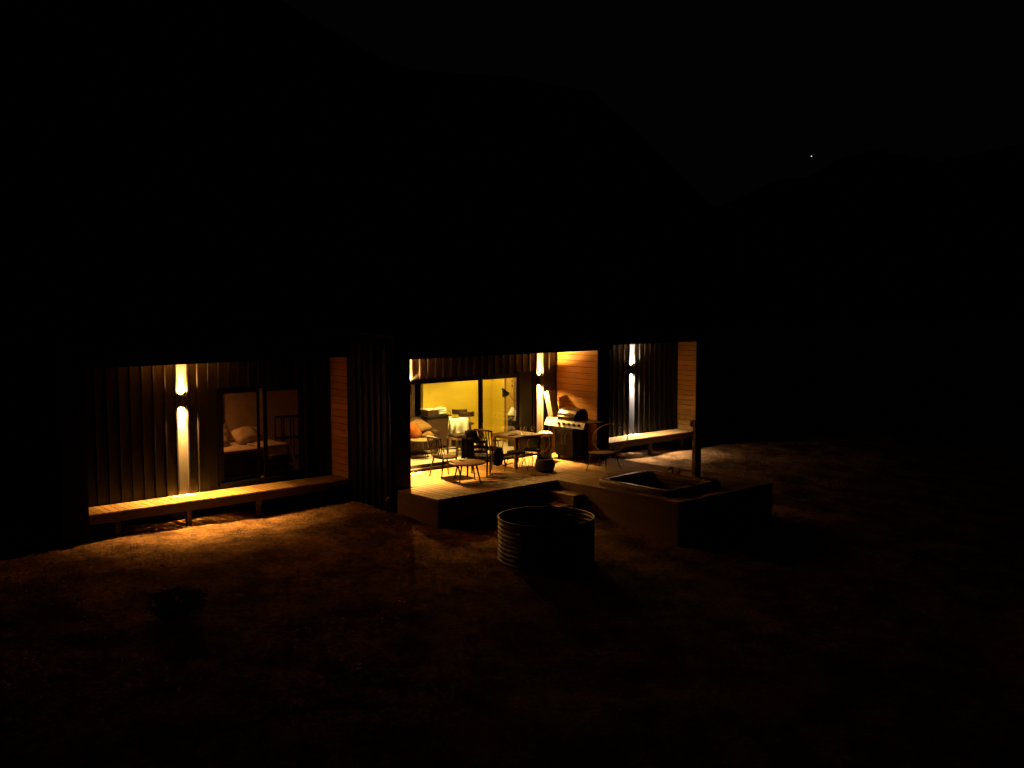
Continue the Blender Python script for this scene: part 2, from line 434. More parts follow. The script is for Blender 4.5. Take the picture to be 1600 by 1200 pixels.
# floors, base and rooms
hpart('base', 'trim', [(XL0, XL1, YW + .16, 22.6, GZ - .1, -.06)])
hpart('base', 'trim', [(XL1 + .014, XO, YCW + .02, 22.6, GZ - .1, -.06)])
hpart('base', 'trim', [(XO, 24.2, YW + .16, 22.6, GZ - .1, -.06)])
XPART = 12.72
hpart('bedroom_floor', 'floor', [(8.4, XPART - .03, YW + .14, 21.95, -.055, .0)])
hpart('living_floor', 'floor', [(XPART + .05, 18.12, YCW + .02, 20.95, -.055, .0)])
hpart('ceiling', 'ceil', [(8.3, XPART - .02, YW + .142, 22.0, 2.5, 2.54)])
hpart('ceiling', 'ceil', [(XPART - .015, 18.2, YCW + .142, 21.0, 2.5, 2.54)])
hpart('interior_wall', 'bedwall', [(8.3, XPART - .03, 21.95, 22.05, 0, 2.5), (8.3, 8.4, YW + .142, 21.95, 0, 2.5), (XPART - .03, XPART - .005, YW + .142, 22.0, 0, 2.5)])
hpart('interior_wall', 'ply', [(15.74, 18.1, 20.9, 21.0, 0, 2.5), (18.1, 18.2, YCW + .142, 21.0, 0, 2.5), (XPART, XPART + .05, YCW + .142, 21.0, 0, 2.5), (XPART + .05, 15.02, 20.98, 21.0, 0, 2.5), (15.5, 15.74, 20.9, 21.0, 2.1, 2.5)])
hpart('wall_panel', 'darktimber', [(15.0, 15.5, 20.93, 20.975, 0, 2.5)])
dl = hpart('interior_door', 'doortimber', [(18.055, 18.092, 19.98, 20.28, 0, 2.3)])
hpart('door_leaf', 'brown', [(18.07, 18.093, 19.72, 19.975, 0, 2.3)])
hpart('door_frame', 'brown', [(18.05, 18.095, 20.30, 20.345, 0, 2.35)])
hpart('light_switch', 'black', [(18.045, 18.055, 20.01, 20.05, 1.52, 1.58), (18.045, 18.055, 20.01, 20.05, 1.66, 1.70)])

# sliding doors
def slider(x0, x1, y, z0, z1, mull, rjamb, ljamb, nm):
    t = .055
    fr = hpart(nm, 'alu', [(x0, x1, y + .03, y + .10, z1 - t, z1), (x0, x1, y - .02, y + .10, z0 - .06, z0), (x0, x0 + t, y + .03, y + .10, z0, z1 - t), (x1 - rjamb, x1, y + .03, y + .10, z0, z1 - t)])
    def sash(a, b, yy):
        s = hpart('sash', 'alu', [(a, b, yy, yy + .03, z1 - t - .07, z1 - t - .003), (a, b, yy, yy + .03, z0 + .003, z0 + .075), (a, a + ljamb, yy, yy + .03, z0 + .075, z1 - t - .07), (b - .06, b, yy, yy + .03, z0 + .075, z1 - t - .07)], fr)
        hpart('pane', 'glass', [(a + ljamb - .005, b - .055, yy + .011, yy + .019, z0 + .07, z1 - t - .065)], fr)
    sash(x0 + t + .003, mull[0] + .06, y + .085); sash(mull[1] - .07, x1 - rjamb - .003, y + .045)
    h = A().box(mull[1] - .055, mull[1] - .03, y + .015, y + .044, .95, 1.2); h.build('handle', 'alu', fr)
    return fr
slider(9.23, 11.205, YW, .12, 2.06, (10.14, 10.33), .05, .09, 'sliding_window')
slider(13.02, 17.02, YCW, .06, 2.085, (15.36, 15.46), .42, .06, 'sliding_door')

# ------------------------------------------------------------------ wall lamps
def make_lamp(x, y, lens, label):
    r = thing('wall_lamp', label, 'wall lamp', (x, y - .075, 1.87), 0, 'up and down wall lamps')
    MB().lathe([(.052, -.11), (.055, -.108), (.055, .108), (.052, .11), (.044, .11), (.044, .048)], 20).build('body', 'black', r, smooth=False)
    MB().box(-.05, .05, .045, .074, -.07, .07).build('bracket', 'black', r)
    MB().lathe([(.013, .050), (.013, .053)], 12, c=(0, .012, 0)).build('lens', lens, r)
    MB().lathe([(.013, -.1125), (.013, -.1108)], 12, c=(0, .012, 0)).build('lens', lens, r)
    return r
make_lamp(LAMP_L, YW, 'lens_w', 'lit wall lamp on the left wing beside the bedroom window')
make_lamp(LAMP_C, YCW, 'lens_w', 'lit wall lamp above the barbecue right of the sliding door')
make_lamp(LAMP_R, YW, 'lens_n', 'whiter lit wall lamp on the right wing above its boardwalk')
make_lamp(LAMP_H, YCW, 'lens_w', 'lit wall lamp half hidden behind the left pier of the deck')
for (n, x, y, c, k) in (('left', LAMP_L, YW, WARM, 1.0), ('middle', LAMP_C, YCW, WARM, 1.2), ('right', LAMP_R, YW, NEUT, .55), ('hidden', LAMP_H, YCW, WARM, 1.4)):
    spot('uplight', (x, y - .064, 1.992), False, P_UP * (.55 if n == 'middle' else k), c, 146, 1, .008)
    spot('downlight', (x, y - .064, 1.748), True, P_DOWN * k, c, 115, 1, .010)
    spot('wide_glow', (x, y - .064, 1.747), True, P_WIDE * k * (.28 if n == 'left' else .5 if n == 'right' else .9), c, 152, .35, .012)
    spot('wide_glow', (x, y - .064, 1.993), False, 150 * (1.1 if n == 'middle' else k), c, 152, .6, .008)
    spot('wall_washer', (x, y - .064, 1.992), False, P_NEAR * k, c, 92, .7, .008, aim=(x, y + .87, 2.99))
    spot('wall_washer', (x, y - .064, 1.748), True, P_NEAR * k, c, 92, .7, .010, aim=(x, y + .87, .75))
    cw = (1.0, .86, .74) if n == 'right' else c
    spot('wall_washer', (x, y - .064, 1.992), False, P_WASH * k * .5, cw, 33, 1, .008, aim=(x, y + .095, 3.0))
    spot('wall_washer', (x, y - .064, 1.748), True, P_WASH * k, cw, 33, 1, .010, aim=(x, y + .095, .75))
# room lights
area('living_light', (15.6, 19.4, 2.47), .25, P_LIVING, LIVING, spread=130)
area('living_light', (14.2, 19.2, 2.47), .25, P_LIVING, LIVING, spread=130)
area('living_light', (17.2, 20.0, 2.47), .25, P_LIVING * .6, LIVING)
area('bedroom_light', (9.6, 20.9, 1.9), .2, P_BED, BED)

# ------------------------------------------------------------------ boardwalks (ledges) under the side recesses
def boardwalk(x0, x1, label, posts):
    t = thing('boardwalk', label, 'boardwalk', ((x0 + x1) / 2, (YL + YW) / 2, GZ), 0, 'boardwalks along the wings')
    n = int(round((x1 - x0) / .142)); W = (x1 - x0) / n; first = None
    for k in range(n):
        loc = Vector((x0 + k * W, YL - .012, -.028 + random.uniform(-.0015, .0015))) - t.location
        if first is None:
            first = MB().box(.006, W - .006, 0, YW - YL + .006, 0, .028).build('plank', 'deck', t, bevel=.002); first.location = loc
        else: inst(first, 'plank', t, loc)
    A().box(x0, x1, YL - .005, YL + .035, -.19, -.031).build('rim_joist', 'joist', t)
    A().box(x0, x1, YW - .075, YW - .035, -.19, -.031).build('rim_joist', 'joist', t)
    for x in posts:
        A().box(x - .045, x + .045, YL + .038, YL + .128, GZ - .12, -.031).build('post', 'joist', t)
boardwalk(XL0 + .003, XL1 - .01, 'long timber boardwalk under the left wall lamp and bedroom window', (6.9, 8.27, 9.75, 11.2))
boardwalk(XO + .003, XE - .01, 'timber boardwalk along the right wing lit by the whiter lamp', (18.9, 20.4, 21.9, 23.3))

# ------------------------------------------------------------------ the deck
deck = thing('deck', 'raised timber deck stepping out from the lit living room towards the tub', 'deck', (15, 16, GZ))
XT0, XT1, YT = 15.10, 18.22, 12.03
TX0, TX1, TY0, TY1 = 15.50, 17.0, 12.62, 14.28          # opening for the tub
cache = {}
def dboard(x, wd, y0, y1):
    key = (round(wd, 4), round(y1 - y0, 3)); loc = Vector((x, y0, -.028 + random.uniform(-.0012, .0012))) - deck.location
    if key not in cache:
        o = MB().box(.006, wd - .006, 0, y1 - y0, 0, .028).build('deck_board', 'deck', deck, bevel=.002); o.location = loc; cache[key] = o
    else: inst(cache[key], 'deck_board', deck, loc)
n1 = 23; W1 = (XT0 - XL1) / n1
for k in range(n1):
    x = XL1 + k * W1
    dboard(x, W1, YD, YC - .055 if x < XP0 else YCW - .05)
n2 = 22; W2 = (XT1 - XT0) / n2
for k in range(n2):
    x = XT0 + k * W2; ye = YCW - .05 if x + W2 < XP1 + .03 else YC - .06
    if x + W2 > TX0 and x < TX1:
        dboard(x, W2, YT, TY0); dboard(x, W2, TY1, ye)
    else: dboard(x, W2, YT, ye)
def skirt(x0, x1, y0, y1, zb):
    H = (-.031 - zb) / 3
    for k in range(3):
        A().box(x0, x1, y0, y1, zb + k * H, zb + (k + 1) * H - .005).build('skirting_board', 'skirt', deck)
skirt(XL1, XL1 + .03, YD + .03, YC - .06, -.66)
skirt(XL1, XT0, YD, YD + .03, -.66)
skirt(XT0, XT0 + .03, YT + .03, YD, -.90)
skirt(XT0, XT1, YT, YT + .03, -.92)
skirt(XT1 - .03, XT1, YT + .03, YC - .06, -.90)
# box steps in the corner
st = thing('box_step', 'two tier timber box step in the corner of the deck behind the tank', 'step', (14.8, 14.9, -.6))
A().box(14.79, 15.09, 14.52, 15.31, -.66, -.215).build('riser', 'skirt', st)
A().box(14.50, 14.785, 14.60, 15.31, -.66, -.415).build('riser', 'skirt', st)
for k in range(2): A().box(14.775 + k * .158, 14.775 + k * .158 + .152, 14.50, 15.315, -.212, -.185).build('tread', 'deck', st)
for k in range(2): A().box(14.475 + k * .15, 14.475 + k * .15 + .145, 14.58, 15.315, -.412, -.385).build('tread', 'deck', st)

# ------------------------------------------------------------------ hot tub
def rrect(x0, x1, y0, y1, r, z, n=7):
    p = []
    for cx, cy, a0 in ((x1 - r, y1 - r, 0), (x0 + r, y1 - r, 90), (x0 + r, y0 + r, 180), (x1 - r, y0 + r, 270)):
        for k in range(n + 1):
            a = R(a0 + 90 * k / n); p.append((cx + r * cos(a), cy + r * sin(a), z))
    return p
tub = thing('hot_tub', 'square sunken hot tub with a thick rounded rim set in the deck', 'hot tub', (16.25, 13.45, -.02))
def loops(ls, closeends=False):
    b = A(); n = len(ls[0]); b.open = True
    for l in ls: b.v += l
    for i in range(len(ls) - 1):
        for j in range(n): b.f.append((i * n + j, i * n + (j + 1) % n, (i + 1) * n + (j + 1) % n, (i + 1) * n + j))
    if closeends: b.f.append(tuple((len(ls) - 1) * n + j for j in range(n)))
    return b
ox0, ox1, oy0, oy1 = 15.34, 17.14, 12.46, 14.44
ri = [(0, -.02, .20), (0, .07, .20), (.012, .105, .20), (.04, .118, .19), (.13, .118, .15), (.165, .105, .13), (.18, .07, .12)]
loops([rrect(ox0 + d, ox1 - d, oy0 + d, oy1 - d, rr, z) for (d, z, rr) in ri]).build('rim', 'tub', tub, smooth=True)
ins = [(.18, .07, .12), (.19, -.12, .12), (.20, -.30, .12), (.23, -.50, .12), (.30, -.75, .10)]
loops([rrect(ox0 + d, ox1 - d, oy0 + d, oy1 - d, rr, z) for (d, z, rr) in ins], True).build('basin', 'tub', tub, smooth=True)
b = A(); b.v = rrect(ox0 + .195, ox1 - .195, oy0 + .195, oy1 - .195, .12, -.27); b.f = [tuple(range(len(b.v)))]; b.open = True
b.build('water', 'water', tub)
for z in (-.03, -.10):
    A().box(ox1 - .215, ox1 - .188, oy0 + .32, oy1 - .32, z, z + .018).build('grab_rail', 'black', tub)
b = A(); b.tube([(17.05, 13.75, .115), (17.05, 13.75, .24), (16.96, 13.75, .27), (16.93, 13.75, .22)], .016, 8).tube([(17.05, 13.58, .115), (17.05, 13.58, .19)], .02, 8).tube([(17.05, 13.92, .115), (17.05, 13.92, .19)], .02, 8)
b.build('tap', 'steel', tub, smooth=True)
# the post beside the tub
post = thing('timber_post', 'tall square post with a cap block standing on the deck behind the tub', 'post', (17.62, 13.56, 0))
MB().box(-.10, .10, -.05, .05, 0, .82).build('shaft', 'brown', post, bevel=.004)
MB().box(-.085, .115, -.042, .042, .823, 1.10).build('shaft', 'brown', post, bevel=.004)
MB().box(-.15, .12, -.07, .07, 1.103, 1.25).build('cap', 'brown', post, bevel=.006)

# ------------------------------------------------------------------ corrugated tank
TC = (12.31, 12.76); tz = -.82
tank = thing('corrugated_tank', 'round open corrugated iron tank standing on the sand before the deck', 'tank', (TC[0], TC[1], tz))
pr = []; nr = 10
for i in range(nr * 10 + 1):
    z = .02 + .80 * i / (nr * 10); pr.append((.845 + .018 * cos(2 * pi * i / 10), z))
b = MB(); b.open = True; b.lathe(pr, 96, caps=False); b.build('wall', 'galv', tank, smooth=True, solid=.004)
rim = [(.852 * cos(2 * pi * k / 96), .852 * sin(2 * pi * k / 96), .835) for k in range(96)]
MB().tube(rim, .020, 8, closed=True).build('rim', 'galv', tank, smooth=True)
MB().lathe([(.835, .02), (.835, .30)], 64).build('soil', 'ground', tank)

# ------------------------------------------------------------------ outdoor furniture
def make_spindle_chair(label):
    t = thing('spindle_chair', label, 'chair', (0, 0, 0), 0, 'spindle backed timber chairs on the deck')
    # faces local +X
    m = MB()
    out = [(.24 * (1 if abs(cos(a)) > .01 else 1) * (abs(cos(a)) ** .7) * (1 if cos(a) > 0 else -1), .24 * (abs(sin(a)) ** .7) * (1 if sin(a) > 0 else -1)) for a in [2 * pi * k / 28 for k in range(28)]]
    n = len(out); m.v = [(x, y, .425) for x, y in out] + [(x * 1.02, y * 1.02, .44) for x, y in out] + [(x, y, .455) for x, y in out]
    for i in range(2):
        for j in range(n): m.f.append((i * n + j, i * n + (j + 1) % n, (i + 1) * n + (j + 1) % n, (i + 1) * n + j))
    m.f += [tuple(range(n))[::-1], tuple(range(2 * n, 3 * n))]
    m.build('seat', 'chairwood', t)
    for sx in (-1, 1):
        for sy in (-1, 1):
            MB().tube([(.17 * sx, .18 * sy, .43), (.25 * sx, .235 * sy, 0)], [.021, .015], 8).build('leg', 'chairwood', t, smooth=True)
    top = [(-.28 - .06 * sin(pi * k / 12), .27 * cos(pi * k / 12), .87 + .03 * sin(pi * k / 12)) for k in range(13)]
    MB().tube(top, .023, 8).build('top_rail', 'chairwood', t, smooth=True)
    for k in range(8):
        u = -1 + 2 * k / 7; a = math.acos(max(-1, min(1, u * .97)))
        MB().tube([(-.20, u * .20, .45), (-.28 - .06 * sin(a), .27 * u, .87 + .03 * sin(a))], .013, 6).build('spindle', 'chairwood', t, smooth=True)
    for sy in (-1, 1):
        MB().tube([(-.265, .25 * sy, .66), (-.05, .285 * sy, .655), (.13, .27 * sy, .65)], .014, 8).build('armrest', 'chairwood', t, smooth=True)
        MB().tube([(.12, .27 * sy, .65), (.14, .225 * sy, .45)], .010, 6).build('arm_post', 'chairwood', t, smooth=True)
    return t
ch1 = make_spindle_chair('spindle backed timber chair left of the round coffee table'); ch1.location = (13.55, 17.22, 0); ch1.rotation_euler = (0, 0, R(-4))
ch2 = dup(ch1, (15.12, 17.50, 0), R(8), 'spindle backed timber chair on the far left side of the dining table')
def make_slat_chair(label):
    t = thing('slat_back_chair', label, 'chair', (0, 0, 0), 0)
    for k in range(4): MB().box(-.22 + k * .115, -.22 + k * .115 + .105, -.22, .22, .425, .45).build('seat_slat', 'chairwood', t)
    for sy in (-1, 1):
        MB().tube([(-.27, .215 * sy, 0), (-.235, .215 * sy, .44), (-.29, .215 * sy, .84)], .020, 8).build('leg', 'chairwood', t, smooth=True)
        MB().tube([(.22, .205 * sy, 0), (.22, .205 * sy, .44)], .018, 8).build('leg', 'chairwood', t, smooth=True)
        MB().tube([(-.255, .215 * sy, .64), (.20, .225 * sy, .63), (.22, .205 * sy, .44)], .014, 8).build('armrest', 'chairwood', t, smooth=True)
    for k, z in enumerate((.56, .67, .78)):
        MB().box(-.262 - k * .012, -.245 - k * .012, -.205, .205, z - .03, z + .032).build('back_slat', 'chairwood', t)
    return t
ch3 = make_slat_chair('slat backed timber chair with dark coats hung over its back'); ch3.location = (14.24, 16.88, 0); ch3.rotation_euler = (0, 0, R(40))
# coats on the third chair
def coat(name, label, cat, c, rz, w, h, th, seed, lean=.0, m='blackcloth'):
    b = MB(); rt = rotz(rz)
    def f(u, v):
        # u across, v from front hem over the top rail to the back hem
        s = (v - .5) * 2; x = (u - .5) * w * (1 + .12 * abs(s)); d = th * (1 - (1 - abs(s)) ** 6) * (1 if s > 0 else -1)
        z = -h * max(0, abs(s) - .06) * (1 + .15 * noise.noise(Vector((u * 3, seed, 0))))
        wob = .035 * noise.noise(Vector((u * 5, v * 4, seed))) + .02 * sin(u * 17 + seed)
        return rt @ Vector((d + wob * abs(s), x, z + .02 * noise.noise(Vector((u * 4, v * 3, seed + 5)))))
    b.open = True
    b.grid(f, 16, 24)
    o = b.build(name, m, None, loc=(0, 0, 0), smooth=True, solid=.012); o.location = c
    return tag(o, label, cat)
coat('coat', 'black coat hanging from the left end of the slat chair back', 'coat', (13.90, 16.86, .86), R(40), .24, .48, .07, 1.3)
o = MB().pillow((0, 0, 0), .17, .15, .12, rotz(R(40)) @ Matrix.Rotation(R(60), 3, 'Y'), e=.7).build('bundle', 'blackcloth', None, loc=(0, 0, 0), smooth='w'); o.location = (14.10, 16.98, .86)
tag(o, 'dark bundled jacket lying over the top of the slat chair', 'jacket')
# bag hanging from the chair
bag = thing('bag', 'dark cloth bag hanging at the right side of the coat chair', 'bag', (14.52, 16.58, .22), R(30))
MB().lathe([(.05, 0), (.13, .02), (.16, .12), (.15, .26), (.10, .36), (.07, .39)], 18, sx=1.0, sy=.7).build('body', 'blackcloth', bag, smooth=True)
MB().tube([(-.07, 0, .38), (-.05, .0, .50), (.0, 0, .56), (.05, 0, .50), (.07, 0, .38)], .008, 6).build('strap', 'blackcloth', bag, smooth=True)
# round coffee table
ct = thing('coffee_table', 'low round timber coffee table with four splayed legs on the deck', 'table', (13.50, 16.40, 0))
MB().lathe([(.37, .405), (.39, .412), (.39, .428), (.38, .435)], 48).build('tabletop', 'tabletop', ct)
MB().lathe([(.25, .380), (.25, .404)], 24).build('apron', 'chairwood', ct)
for a in (20, 110, 200, 290):
    a = R(a); MB().tube([(.22 * cos(a), .22 * sin(a), .40), (.33 * cos(a), .33 * sin(a), 0)], [.022, .012], 8).build('leg', 'chairwood', ct, smooth=True)
bk = thing('dish', 'small pale dish lying on the round coffee table', 'dish', (13.52, 16.62, .436))
MB().lathe([(.02, 0), (.05, .008), (.07, .03), (.066, .03), (.045, .012)], 18).build('bowl', 'white', bk, smooth=True)
# square dining table
dt = thing('dining_table', 'square timber dining table with thick dark legs under wine glasses', 'table', (15.74, 17.32, 0))
for k in range(6): MB().box(-.42 + k * .14, -.42 + k * .14 + .137, -.44, .44, .705, .74).build('plank', 'tabletop', dt, bevel=.003)
MB().box(-.38, .38, -.40, -.375, .66, .703).box(-.38, .38, .375, .40, .66, .703).box(-.40, -.38, -.40, .40, .66, .703).box(.38, .40, -.40, .40, .66, .703).build('apron', 'brown', dt)
for sx in (-1, 1):
    for sy in (-1, 1): MB().box(.355 * sx - .03, .355 * sx + .03, .37 * sy - .03, .37 * sy + .03, 0, .659).build('leg', 'brown', dt)
# wine glasses, plate, bottle on it
def wine_glass(x, y, label):
    g = thing('wine_glass', label, 'wine glass', (x, y, .741), 0, 'glasses on the dining table')
    MB().lathe([(.034, 0), (.034, .002), (.005, .006), (.0045, .07)], 16).build('stem', 'clear', g, smooth=True)
    b = MB(); b.open = True; b.lathe([(.006, .07), (.030, .085), (.040, .115), (.038, .15), (.032, .175)], 16, caps=False).build('bowl', 'clear', g, smooth=True)
def clear():
    m = bpy.data.materials.new('clear_glass'); m.use_nodes = True; nt = m.node_tree; N = nt.nodes; L = nt.links; N.remove(N["Principled BSDF"])
    t = N.new("ShaderNodeBsdfTransparent"); t.inputs[0].default_value = (.8, .8, .78, 1); g = N.new("ShaderNodeBsdfGlossy"); g.inputs["Roughness"].default_value = .2
    lw = N.new("ShaderNodeLayerWeight"); lw.inputs[0].default_value = .78
    x = N.new("ShaderNodeMixShader"); L.new(lw.outputs["Facing"], x.inputs[0]); L.new(t.outputs[0], x.inputs[1]); L.new(g.outputs[0], x.inputs[2]); L.new(x.outputs[0], N["Material Output"].inputs[0]); return m
M['clear'] = clear()
wine_glass(15.72, 17.10, 'wine glass on the dining table, leftmost of the three')
wine_glass(15.88, 17.16, 'wine glass on the dining table between the two others')
wine_glass(15.99, 17.04, 'wine glass nearest the right corner of the dining table')
pl = thing('plate', 'pale plate lying on the dining table beside the wine glasses', 'plate', (15.72, 16.94, .741))
MB().lathe([(.06, 0), (.08, .004), (.12, .018), (.118, .021), (.075, .008), (.0, .007)], 24).build('dish', 'white', pl, smooth=True)
fd = thing('bread_board', 'small dark serving board lying on the dining table', 'board', (15.52, 17.2, .741), R(30))
MB().box(-.14, .14, -.08, .08, 0, .016).tube([(.14, 0, .008), (.24, 0, .008)], .010, 6).build('slab', 'black', fd)
# two black stools with wire legs pushed in at the table
def make_stool(label):
    s = thing('stool', label, 'stool', (0, 0, 0), 0, 'black wire leg stools at the dining table')
    MB().lathe([(.17, .43), (.21, .437), (.215, .455), (.20, .475), (.0, .485)], 24).build('seat', 'blackcloth', s, smooth=True)
    for a in (45, 135, 225, 315):
        a = R(a); MB().tube([(.15 * cos(a + .3), .15 * sin(a + .3), .43), (.27 * cos(a), .27 * sin(a), .006), (.15 * cos(a - .3), .15 * sin(a - .3), .43)], .006, 6).build('leg', 'black', s, smooth=True)
    return s
s1 = make_stool('black stool with wire legs at the left front of the dining table'); s1.location = (15.10, 16.62, 0)
dup(s1, (15.62, 16.66, 0), R(20), 'black stool with wire legs behind the round wicker pot')
# hoop chairs
def make_hoop_chair(label, cushion=None):
    t = thing('hoop_chair', label, 'chair', (0, 0, 0), 0, 'round hoop chairs on the deck')
    # faces local -X: tilted hoop back, round seat, wire legs
    tl = Matrix.Rotation(R(22), 3, 'Y')
    def ring(a, rr=.345): return tl @ Vector((0, rr * 1.28 * cos(a), rr * .98 * sin(a))) + Vector((.38, 0, .68))
    MB().tube([ring(2 * pi * k / 48) for k in range(48)], .011, 8, closed=True).build('hoop', 'steel_d', t, smooth=True)
    sb = MB(); c0 = Vector((-.02, 0, .40))
    for k in range(26):
        a = 2 * pi * k / 26
        if sin(a) < -.05 or k % 2 == 0: continue
        sb.tube([ring(a, .34), ring(a, .34) * .4 + Vector((.34, 0, .42)) * .6, Vector((.24, .16 * cos(a), .40))], .0022, 4)
    if True:
        so = sb.build('strings', 'string', t); so['kind'] = 'stuff'
    MB().tube([(.30 * cos(2 * pi * k / 40), .29 * sin(2 * pi * k / 40), .405) for k in range(40)], .011, 8, closed=True).build('seat_ring', 'string', t, smooth=True)
    MB().lathe([(.27, .37), (.292, .385), (.285, .40), (.20, .392), (.0, .385)], 28).build('seat', 'wickerseat', t, smooth=True)
    for (x, y) in ((-.22, -.24), (-.22, .24), (.34, -.26), (.34, .26)):
        MB().tube([(x * .75, y * .75, .385), (x * 1.15, y * 1.05, 0)], .010, 6).build('leg', 'black', t, smooth=True)
    for y in (-.20, .20):
        MB().tube([(.22, y, .395), (.27, y * 1.2, .40), ring(pi / 2 + (1.9 if y < 0 else -1.9))], .009, 6).build('back_stay', 'black', t, smooth=True)
    return t
M['steel_d'] = mat('hoop_pipe', (.42, .34, .28), .4, spec=.5); M['wickerseat'] = mat('seat_weave', (.20, .12, .075), .7, bump=.4, bscale=60)
hc = make_hoop_chair('round hoop backed chair standing on the deck beside the hot tub'); hc.location = (16.75, 15.55, 0); hc.rotation_euler = (0, 0, R(14))
h2 = dup(hc, (15.97, 17.06, 0), R(8), 'hoop chair holding a green cushion behind the dining table'); h2.scale = (.74, .74, .74)
cu = thing('cushion', 'green leafy cushion in the hoop chair behind the dining table', 'cushion', (16.06, 17.05, .34))
b = MB(); b.pillow((0, 0, .16), .17, .20, .07, rot=Matrix.Rotation(R(-70), 3, 'Y')); b.build('pad', 'green', cu, smooth='w')
b = MB(); rt = Matrix.Rotation(R(-70), 3, 'Y'); b.tube([rt @ Vector((.16 * cos(a) , .19 * sin(a), 0)) + Vector((0, 0, .16)) for a in [2 * pi * k / 32 for k in range(32)]], .010, 6, closed=True).build('piping', 'white', cu, smooth=True)
# drum stool
dr = thing('drum_stool', 'dark drum stool with a white rounded cushion before the barbecue', 'stool', (16.86, 17.52, 0))
MB().lathe([(.15, 0), (.17, .02), (.165, .30), (.17, .56), (.16, .58)], 24).build('drum', 'wicker', dr, smooth=True)
MB().lathe([(.165, .582), (.185, .60), (.18, .64), (.13, .672), (.0, .68)], 24).build('cushion', 'white', dr, smooth=True)
# pot with a plant
pt = thing('plant_pot', 'round dark ribbed pot with a small plant on the deck', 'pot', (15.68, 16.30, 0))
pp = [(.13, 0), (.17, .02)]
for i in range(25):
    z = .03 + .24 * i / 24; pp.append((.195 + .035 * sin(pi * i / 24) + .006 * cos(i * 2.1), z))
pp += [(.18, .285), (.165, .285), (.16, .25)]
MB().lathe(pp, 28).build('vessel', 'wicker', pt, smooth=True)
b = MB()
for k in range(9):
    a = random.uniform(0, 2 * pi); h = random.uniform(.12, .26); r = random.uniform(.03, .14)
    b.tube([(0, 0, .24), (r * .5 * cos(a), r * .5 * sin(a), .24 + h * .7), (r * cos(a), r * sin(a), .24 + h)], [.006, .005, .003], 5)
    p = Vector((r * cos(a), r * sin(a), .24 + h)); i0 = len(b.v)
    u = Vector((cos(a), sin(a), .3)) * .05; v = Vector((-sin(a), cos(a), 0)) * .02
    b.v += [tuple(p), tuple(p + u * .5 + v), tuple(p + u), tuple(p + u * .5 - v)]; b.f.append((i0, i0 + 1, i0 + 2, i0 + 3))
b.open = True; b.build('plant', 'leaf', pt)

# ------------------------------------------------------------------ barbecue (stands against the right reveal, facing -X)
bq = thing('barbecue', 'four burner barbecue with dark hood and pale steel control panel', 'barbecue', (17.47, 17.05, 0))
def Bx(nm, m, *bx, **k):
    b = MB()
    for x in bx: b.box(*x)
    return b.build(nm, m, bq, **k)
Bx('cabinet', 'black', (-.24, .26, -.12, .46, .08, .76))
for y0, y1 in ((-.115, .165), (.175, .455)):
    d = Bx('door', 'black', (-.262, -.243, y0, y1, .11, .75)); yh = y1 - .05 if y0 < 0 else y0 + .05
    h = MB().tube([(-.262, yh, .36), (-.29, yh, .37), (-.29, yh, .62), (-.262, yh, .63)], .009, 6).build('handle', 'steel', d, smooth=True)
pb = MB(); pb.v = [(-.33, -.52, .79), (-.33, .80, .79), (-.25, .80, .935), (-.25, -.52, .935), (-.24, -.52, .78), (-.24, .80, .78), (-.20, .80, .935), (-.20, -.52, .935)]
pb.f = [(0, 1, 2, 3), (7, 6, 5, 4), (0, 3, 7, 4), (1, 5, 6, 2), (3, 2, 6, 7), (0, 4, 5, 1)]
pb.build('control_panel', 'steel', bq)
for k in range(5):
    y = -.36 + k * .17; n = Vector((-.145, 0, -.08)).normalized() * 1; p = Vector((-.292, y, .862)); n = Vector((-.875, 0, .483))
    MB().tube([p, p + n * .012, p + n * .045], [.034, .036, .028], 14).build('knob', 'black', bq)
Bx('side_shelf', 'steel', (-.24, .24, .45, .80, .938, .962)); Bx('side_shelf', 'hood', (-.22, .22, -.78, -.15, .938, .962))
Bx('grill_box', 'hood', (-.23, .26, -.14, .44, .765, .968))
arc = [(-.235, .972), (-.232, 1.03), (-.20, 1.11), (-.14, 1.175), (-.05, 1.215), (.06, 1.225), (.17, 1.20), (.235, 1.13), (.255, .972)]
hb = MB(); n = len(arc); hb.v = [(x, -.14, z) for x, z in arc] + [(x, .44, z) for x, z in arc]
hb.f = [tuple(range(n))[::-1], tuple(range(n, 2 * n))] + [(i, (i + 1) % n, n + (i + 1) % n, n + i) for i in range(n)]
hd = hb.build('hood', 'hood', bq, bevel=.006)
MB().tube([(-.235, -.06, 1.03), (-.285, -.06, 1.04), (-.285, .36, 1.04), (-.235, .36, 1.03)], .013, 8).build('handle', 'steel', hd, smooth=True)
Bx('thermometer', 'white', (-.222, -.206, -.0, .07, 1.075, 1.13))
for sx in (-.19, .21):
    for sy in (-.07, .41): MB().lathe([(.035, 0), (.035, .078)], 12, c=(sx, sy, 0)).build('castor', 'black', bq)
# dark carton leaning on the wall behind it
ca = thing('carton', 'tall dark box leaning on the wall above the barbecue side shelf, its edge lit white', 'carton', (17.44, 17.74, .965))
MB().box(-.12, .12, 0, .17, 0, .62, rot=Matrix.Rotation(R(-16), 3, 'X')).build('box', 'darkbox', ca, bevel=.006)
ca.location = (17.45, 17.73, 1.012)

